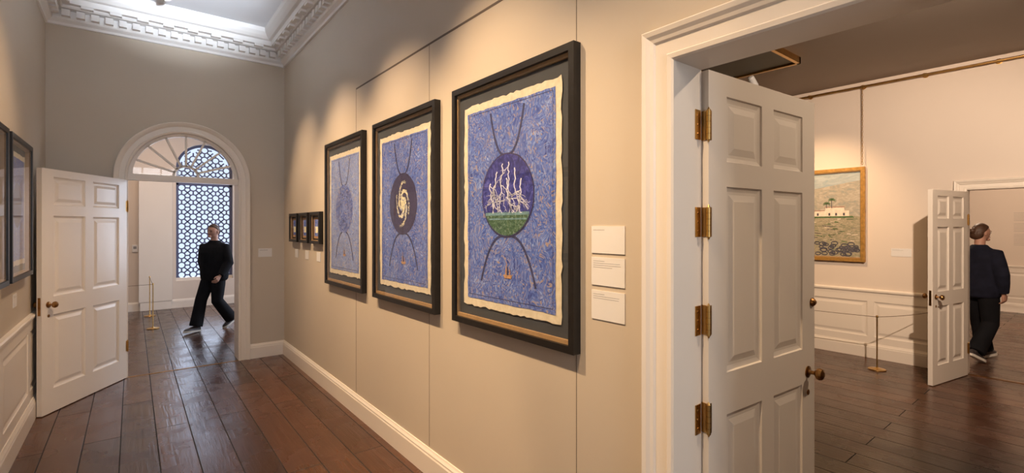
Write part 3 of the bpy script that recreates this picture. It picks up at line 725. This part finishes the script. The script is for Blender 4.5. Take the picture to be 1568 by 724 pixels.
# ------------------------------------------------------------------ people
def add_remesh(o, vs, it=3):
    m = o.modifiers.new('remesh', 'REMESH'); m.mode = 'VOXEL'; m.voxel_size = vs; m.use_smooth_shade = True
    s = o.modifiers.new('smooth', 'SMOOTH'); s.factor = 0.5; s.iterations = it
def person(name, loc, facing, twist, sweater, hair_style, head_turn=0.0, lead=1, sf=0.22, sb=0.22, armf=0.6, wide=1.0, bend=0.10):
    E = bpy.data.objects.new(name, None); scene.collection.objects.link(E)
    E.empty_display_size = 0.2
    E.location = (loc[0], loc[1], 0); E.rotation_euler = (0, 0, math.atan2(facing[1], facing[0])-PI/2)
    R = Matrix.Rotation(twist, 3, 'Z'); RH = Matrix.Rotation(head_turn, 3, 'Z')
    tw = lambda p: R @ Vector(p)
    s = lead
    mb = MB()
    def ell(c, rx, ry, n=20): return [Vector((c[0]+rx*math.cos(2*PI*k/n), c[1]+ry*math.sin(2*PI*k/n), c[2])) for k in range(n)]
    mb.grid([ell((0, 0, 0.78), 0.13, 0.10), ell((0, -0.005, 0.84), 0.168, 0.125), ell((0, -0.01, 0.92), 0.170, 0.125), ell((0, 0, 1.02), 0.15, 0.105)], M_trous)
    def leg(sx, knee, ank):
        hip = Vector((0.088*sx, 0, 0.89)); knee = Vector(knee); ank = Vector(ank)
        mb.tube([hip, hip.lerp(knee, 0.35), hip.lerp(knee, 0.75), knee, knee.lerp(ank, 0.35), knee.lerp(ank, 0.75), ank],
                [(0.095, 0.110), (0.098, 0.108), (0.088, 0.096), (0.083, 0.090), (0.084, 0.092), (0.088, 0.096), (0.092, 0.100)], M_trous, 18, (0, 1, 0))
    leg(s, (0.09*s, sf*0.62, 0.50), (0.08*s, sf, 0.095)); leg(-s, (-0.09*s, sb*0.05+0.02, 0.475), (-0.08*s, -sb, 0.14))
    add_remesh(mb.obj('trousers', True, E), 0.011, 3)
    def shoe(sx, ank, pitch):
        mb = MB(); M = Matrix.Rotation(pitch, 3, 'X'); A = Vector(ank)
        secs = [(-0.075, 0.028, 0.055), (-0.05, 0.036, 0.075), (0.0, 0.038, 0.085), (0.05, 0.040, 0.068), (0.10, 0.046, 0.050), (0.15, 0.044, 0.040), (0.185, 0.030, 0.028), (0.20, 0.010, 0.018)]
        rings = []; rs = []
        for y, w, h in secs:
            r = []; q = []
            for k in range(16):
                t = 2*PI*k/16; x = w*math.cos(t); z = (0.022+h*math.sin(t) if math.sin(t) > 0 else 0.018)
                r.append(A + M @ Vector((x, y, z-0.09)))
                q.append(A + M @ Vector((x*1.07, y*1.03, (0.030 if math.sin(t) > 0 else 0.0)-0.09)))
            rings.append(r); rs.append(q)
        mb.grid(rings, M_shoe); mb.grid(rs, M_sole)
        mb.tube([A+M@Vector((0, -0.02, -0.03)), A+M@Vector((0, -0.01, 0.05))], 0.038, M_shoe, 12)
        mb.obj('shoe', True, E)
    shoe(s, (0.08*s, sf, 0.100), 0.10); shoe(-s, (-0.08*s, -sb, 0.16), -0.42)
    mb = MB()
    rings = []
    for z, rx, ry, y in ((0.80, 0.175, 0.135, 0), (0.83, 0.195, 0.15, 0), (0.90, 0.205, 0.155, 0), (1.02, 0.205, 0.152, 0.0), (1.14, 0.210, 0.152, 0.005), (1.26, 0.212, 0.148, 0.005), (1.34, 0.205, 0.125, 0), (1.39, 0.165, 0.10, -0.01), (1.425, 0.10, 0.08, -0.01), (1.455, 0.072, 0.068, -0.005)):
        k = (z-0.8)/0.65; Rz = Matrix.Rotation(twist*min(1, k*1.3), 3, 'Z')
        kk = 1+(wide-1)*(1 if z < 1.35 else 0.4)
        rings.append([Rz @ Vector(p) for p in ell((0, y, z), rx*kk, ry*kk, 24)])
    mb.grid(rings, sweater)
    hands = []
    def arm(sx, sw, bend):
        sh = Vector((0.170*sx, -0.005, 1.345)); el = Vector(((0.235+0.3*(wide-1))*sx, sw*0.16-0.03, 1.09)); wr = Vector((0.232*sx, sw*0.22+bend, 0.865+abs(bend)*0.35))
        P = [tw(p) for p in (sh*0.6+Vector((0, 0, 0.54)), sh, sh.lerp(el, 0.5), el, el.lerp(wr, 0.5), wr)]
        mb.tube(P, [0.068, 0.080, 0.078, 0.073, 0.065, 0.050], sweater, 16, (0, 1, 0))
        hands.append((P[-1], (P[-1]-P[-3]).normalized(), sx))
    arm(s, -armf, -0.02); arm(-s, armf, bend)
    add_remesh(mb.obj('sweater', True, E), 0.010, 5)
    for W0, d, sx in hands:
        mb = MB(); inward = tw((-sx, 0, 0)); inward = (inward-d*inward.dot(d)).normalized(); fwd = inward.cross(d).normalized()
        if fwd.dot(tw((0, 1, 0))) < 0: fwd = -fwd
        def sec(c, a, b): return [c+fwd*a*math.cos(2*PI*k/14)+inward*b*math.sin(2*PI*k/14) for k in range(14)]
        W1 = W0-d*0.02
        mb.grid([sec(W1, 0.028, 0.02), sec(W0+d*0.02, 0.027, 0.018), sec(W0+d*0.05, 0.036, 0.017), sec(W0+d*0.085, 0.041, 0.015), sec(W0+d*0.10, 0.038, 0.012)], M_skin)
        for off, L in ((0.031, 0.066), (0.011, 0.076), (-0.010, 0.070), (-0.030, 0.054)):
            b = W0+d*0.088+fwd*off; p = [b]; ang = 0.15
            for k in range(3):
                ang += 0.30; p.append(p[-1]+(d*math.cos(ang)+inward*math.sin(ang))*(L/3*1.1))
            mb.tube(p, [0.0095, 0.009, 0.0085, 0.0065], M_skin, 8)
        b = W0+d*0.03+fwd*0.022
        mb.tube([b, b+d*0.025+fwd*0.024+inward*0.006, b+d*0.052+fwd*0.032+inward*0.014, b+d*0.074+fwd*0.030+inward*0.022], [0.013, 0.0115, 0.0100, 0.007], M_skin, 8)
        add_remesh(mb.obj('hand', True, E), 0.0038, 2)
    HC = Vector((0, 0.02, 1.605)); H = lambda p: HC + RH @ Vector(p)
    mb = MB()
    mb.tube([(0, -0.015, 1.40), (0, 0.0, 1.47), (0, 0.008, 1.56)], [0.058, 0.052, 0.055], M_skin, 16)
    def hf(p, q):
        if p.z < 0:
            q.x *= 1-0.30*p.z*p.z
            if p.y > 0: q.y *= 1+0.04*abs(p.z)
            else: q.y *= 1-0.25*abs(p.z)
        return RH @ q
    mb.ellipsoid(HC, (0.074, 0.094, 0.113), M_skin, 28, 20, hf)
    mb.tube([H((0, 0.088, 0.012)), H((0, 0.104, -0.012)), H((0, 0.108, -0.026)), H((0, 0.090, -0.034))], [0.008, 0.010, 0.013, 0.010], M_skin, 10)
    mb.ellipsoid(H((0, 0.080, -0.085)), (0.028, 0.022, 0.02), M_skin, 12, 8)
    mb.ellipsoid(H((0, 0.078, 0.020)), (0.045, 0.018, 0.010), M_skin, 12, 8)
    for sx in (-1, 1): mb.ellipsoid(H((0.076*sx, -0.008, -0.008)), (0.010, 0.018, 0.030), M_skin, 12, 8)
    add_remesh(mb.obj('head', True, E), 0.005, 2)
    mb = MB()
    for sx in (-1, 1):
        mb.ellipsoid(H((0.030*sx, 0.0865, -0.002)), (0.013, 0.006, 0.006), M_eye, 12, 8)
        mb.tube([H((0.016*sx, 0.098, 0.016)), H((0.032*sx, 0.094, 0.020)), H((0.050*sx, 0.082, 0.014))], 0.0035, M_hair, 6)
    mb.obj('eyes', True, E)
    mb = MB(); mb.ellipsoid(H((0, 0.093, -0.056)), (0.022, 0.007, 0.007), M_lip, 14, 8); mb.obj('mouth', True, E)
    mb = MB(); n, m = 28, 18; rings = []
    for i in range(0, m+1):
        ring = []
        for k in range(n):
            ph = 2*PI*k/n; fr = math.sin(ph)
            thmax = (0.30 if fr > 0.5 else 0.30+(0.5-fr)*0.25)*PI
            th = thmax*i/m+0.02
            p = Vector((math.sin(th)*math.cos(ph)*0.084, math.sin(th)*fr*0.104-0.004, math.cos(th)*0.122))
            ring.append(H(p))
        rings.append(ring)
    mb.grid(rings, M_hair)
    if hair_style:
        mb.ellipsoid(H((0, -0.108, 0.025)), (0.036, 0.034, 0.036), M_hair, 14, 10)
        mb.ellipsoid(H((0, -0.060, -0.015)), (0.080, 0.055, 0.075), M_hair, 14, 10)
    else:
        mb.ellipsoid(H((0, -0.072, -0.02)), (0.058, 0.032, 0.055), M_hair, 14, 10)
    add_remesh(mb.obj('hair', True, E), 0.006, 2)
    return E
person('walking_visitor', (1.06, 9.20), (-0.80, -0.60), 0.25, M_black, 0, 0.1, 1, 0.27, 0.25, 0.55, 1.12)
person('walking_visitor', (8.36, 1.07), (0.92, -0.38), -0.10, M_navy, 1, -0.3, -1, 0.22, 0.22, 0.05, 1.05, 0.02)

# ------------------------------------------------------------------ lights
WARM = (1.0, 0.70, 0.42)
def lamp_body(loc, tgt, zc):
    L = Vector(loc); d = (Vector(tgt)-L).normalized(); mb = MB()
    b = L-d*0.03
    mb.lathe([(0.0, -0.14), (0.03, -0.135), (0.036, -0.12), (0.038, 0.0), (0.034, 0.0), (0.032, -0.012), (0, -0.012)], b, M_lampb, 18, d)
    mb.lathe([(0.028, -0.010), (0.0, -0.009)], b, M_bulb, 14, d)
    mb.tube([b-d*0.08, Vector((b.x-d.x*0.08, b.y-d.y*0.08, zc))], 0.008, M_lampb, 8)
    mb.box(b.x-d.x*0.08-0.03, b.x-d.x*0.08+0.03, b.y-d.y*0.08-0.06, b.y-d.y*0.08+0.06, zc-0.02, zc, M_lampb)
    mb.obj('track_spotlight')
def spot(loc, tgt, e, ang=70, blend=0.8, col=WARM, r=0.04, body=True, zc=ZC):
    l = bpy.data.lights.new('spot_lamp', 'SPOT'); l.energy = e; l.color = col; l.spot_size = math.radians(ang); l.spot_blend = blend; l.shadow_soft_size = r
    o = bpy.data.objects.new('spot_lamp', l); o.location = loc
    o.rotation_euler = (Vector(tgt)-Vector(loc)).to_track_quat('-Z', 'Y').to_euler(); scene.collection.objects.link(o)
    if body: lamp_body(loc, tgt, zc)
def area(loc, tgt, e, sx, sy, col):
    l = bpy.data.lights.new('daylight', 'AREA'); l.energy = e; l.color = col; l.shape = 'RECTANGLE'; l.size = sx; l.size_y = sy
    o = bpy.data.objects.new('daylight', l); o.location = loc
    o.rotation_euler = (Vector(tgt)-Vector(loc)).to_track_quat('-Z', 'Y').to_euler(); scene.collection.objects.link(o)
# hall
spot((0.15, 2.45, 3.93), (1.58, 2.05, 1.35), 520, 62, 1.0)
spot((0.15, 3.60, 3.93), (1.58, 3.30, 1.35), 460, 62, 1.0)
spot((0.15, 4.80, 3.93), (1.58, 4.55, 1.35), 450, 62, 1.0)
spot((0.30, 5.90, 3.93), (1.58, 5.75, 1.40), 240, 58, 1.0)
spot((0.10, 0.9, 3.93), (1.58, 1.15, 0.9), 310, 60, 1.0)
spot((0.75, 4.3, 3.93), (-0.7, 4.5, 1.5), 160, 72, 1.0)
spot((0.75, 3.9, 3.93), (-0.2, 6.3, 0.5), 150, 46, 1.0)
area((0.45, YBK-0.35, 2.1), (0.45, 0, 2.1), 100, 1.3, 2.6, (0.90, 0.94, 1.0))  # unseen cool fill for hall and ceiling, outside the added back window
def fill_uplight(x, y, z, tgt, e, ang):  # added fitting kept out of view, only there to brighten the hall ceiling
    mb = MB()
    mb.lathe([(0.0, -0.06), (0.05, -0.055), (0.09, -0.01), (0.10, 0.0), (0.092, 0.0), (0.08, -0.01), (0.0, -0.03)], (x, y, z-0.04), M_lampb, 24)
    for k in range(3):
        t = 2*PI*k/3-PI/2; mb.tube([(x+0.095*math.cos(t), y+0.095*math.sin(t), z-0.045), (x+0.095*math.cos(t), y+0.095*math.sin(t), ZC)], 0.002, M_lampb, 6)
    mb.obj('added_ceiling_fill')
    spot((x, y, z), tgt, e, ang, 1.0, (0.80, 0.89, 1.0), 0.07, body=False)
fill_uplight(0.44, 3.10, 3.20, (0.44, 5.25, 4.15), 950, 40)
fill_uplight(0.44, 0.8, 3.15, (0.44, 1.2, 4.15), 60, 120)
# daylight at the lattice window, then fill at the added side window
area((WX, YW+0.9, 2.0), (WX, 0, 2.0), 120, 2.2, 4.0, (0.70, 0.80, 1.0))
area((4.75, 9.6, 2.1), (0, 9.6, 1.6), 190, 2.0, 2.5, (0.74, 0.83, 1.0))  # added cool fill for the antechamber, no source in view
spot((0.2, 9.0, 4.0), (0.2, 12.0, 1.5), 180, 90, 0.9, (1, 0.70, 0.48))
spot((2.0, 8.5, 4.0), (0.6, 11.0, 0.5), 80, 110, 0.9, (1, 0.70, 0.48))
# gallery
spot((3.5, 0.16, 3.40), (7.3, 1.8, 1.3), 720, 95, 0.8, (1, 0.77, 0.58), body=True, zc=RC)
spot((5.9, 2.7, 3.35), (7.45, 2.5, 1.8), 190, 64, 0.9, (1, 0.66, 0.36), body=True, zc=RC)
spot((3.2, -0.8, 3.40), (2.2, 1.0, 1.0), 140, 90, 0.9, (1, 0.78, 0.58), body=True, zc=RC)
# third room
spot((10.0, 0.5, 3.1), (13.5, 0.9, 1.4), 420, 120, 0.9, (1, 0.73, 0.52), zc=3.3)
spot((9.6, 1.8, 3.1), (9.2, 0.6, 0), 220, 130, 0.9, (1, 0.73, 0.52), zc=3.3)

w = bpy.data.worlds.new('sky'); scene.world = w; w.use_nodes = True
bg = w.node_tree.nodes['Background']; bg.inputs[0].default_value = (0.66, 0.78, 1.0, 1); bg.inputs[1].default_value = 1.2

# ------------------------------------------------------------------ camera
cam = bpy.data.cameras.new('camera'); co = bpy.data.objects.new('camera', cam); scene.collection.objects.link(co)
cam.sensor_width = 36; cam.lens = 734/1568*36; cam.shift_y = -15/1568; cam.clip_start = 0.05
co.location = (0, 0, 1.68); co.rotation_euler = (math.radians(90), 0, -math.radians(38.4))
scene.camera = co
scene.view_settings.view_transform = 'Standard'
scene.view_settings.exposure = 0.0
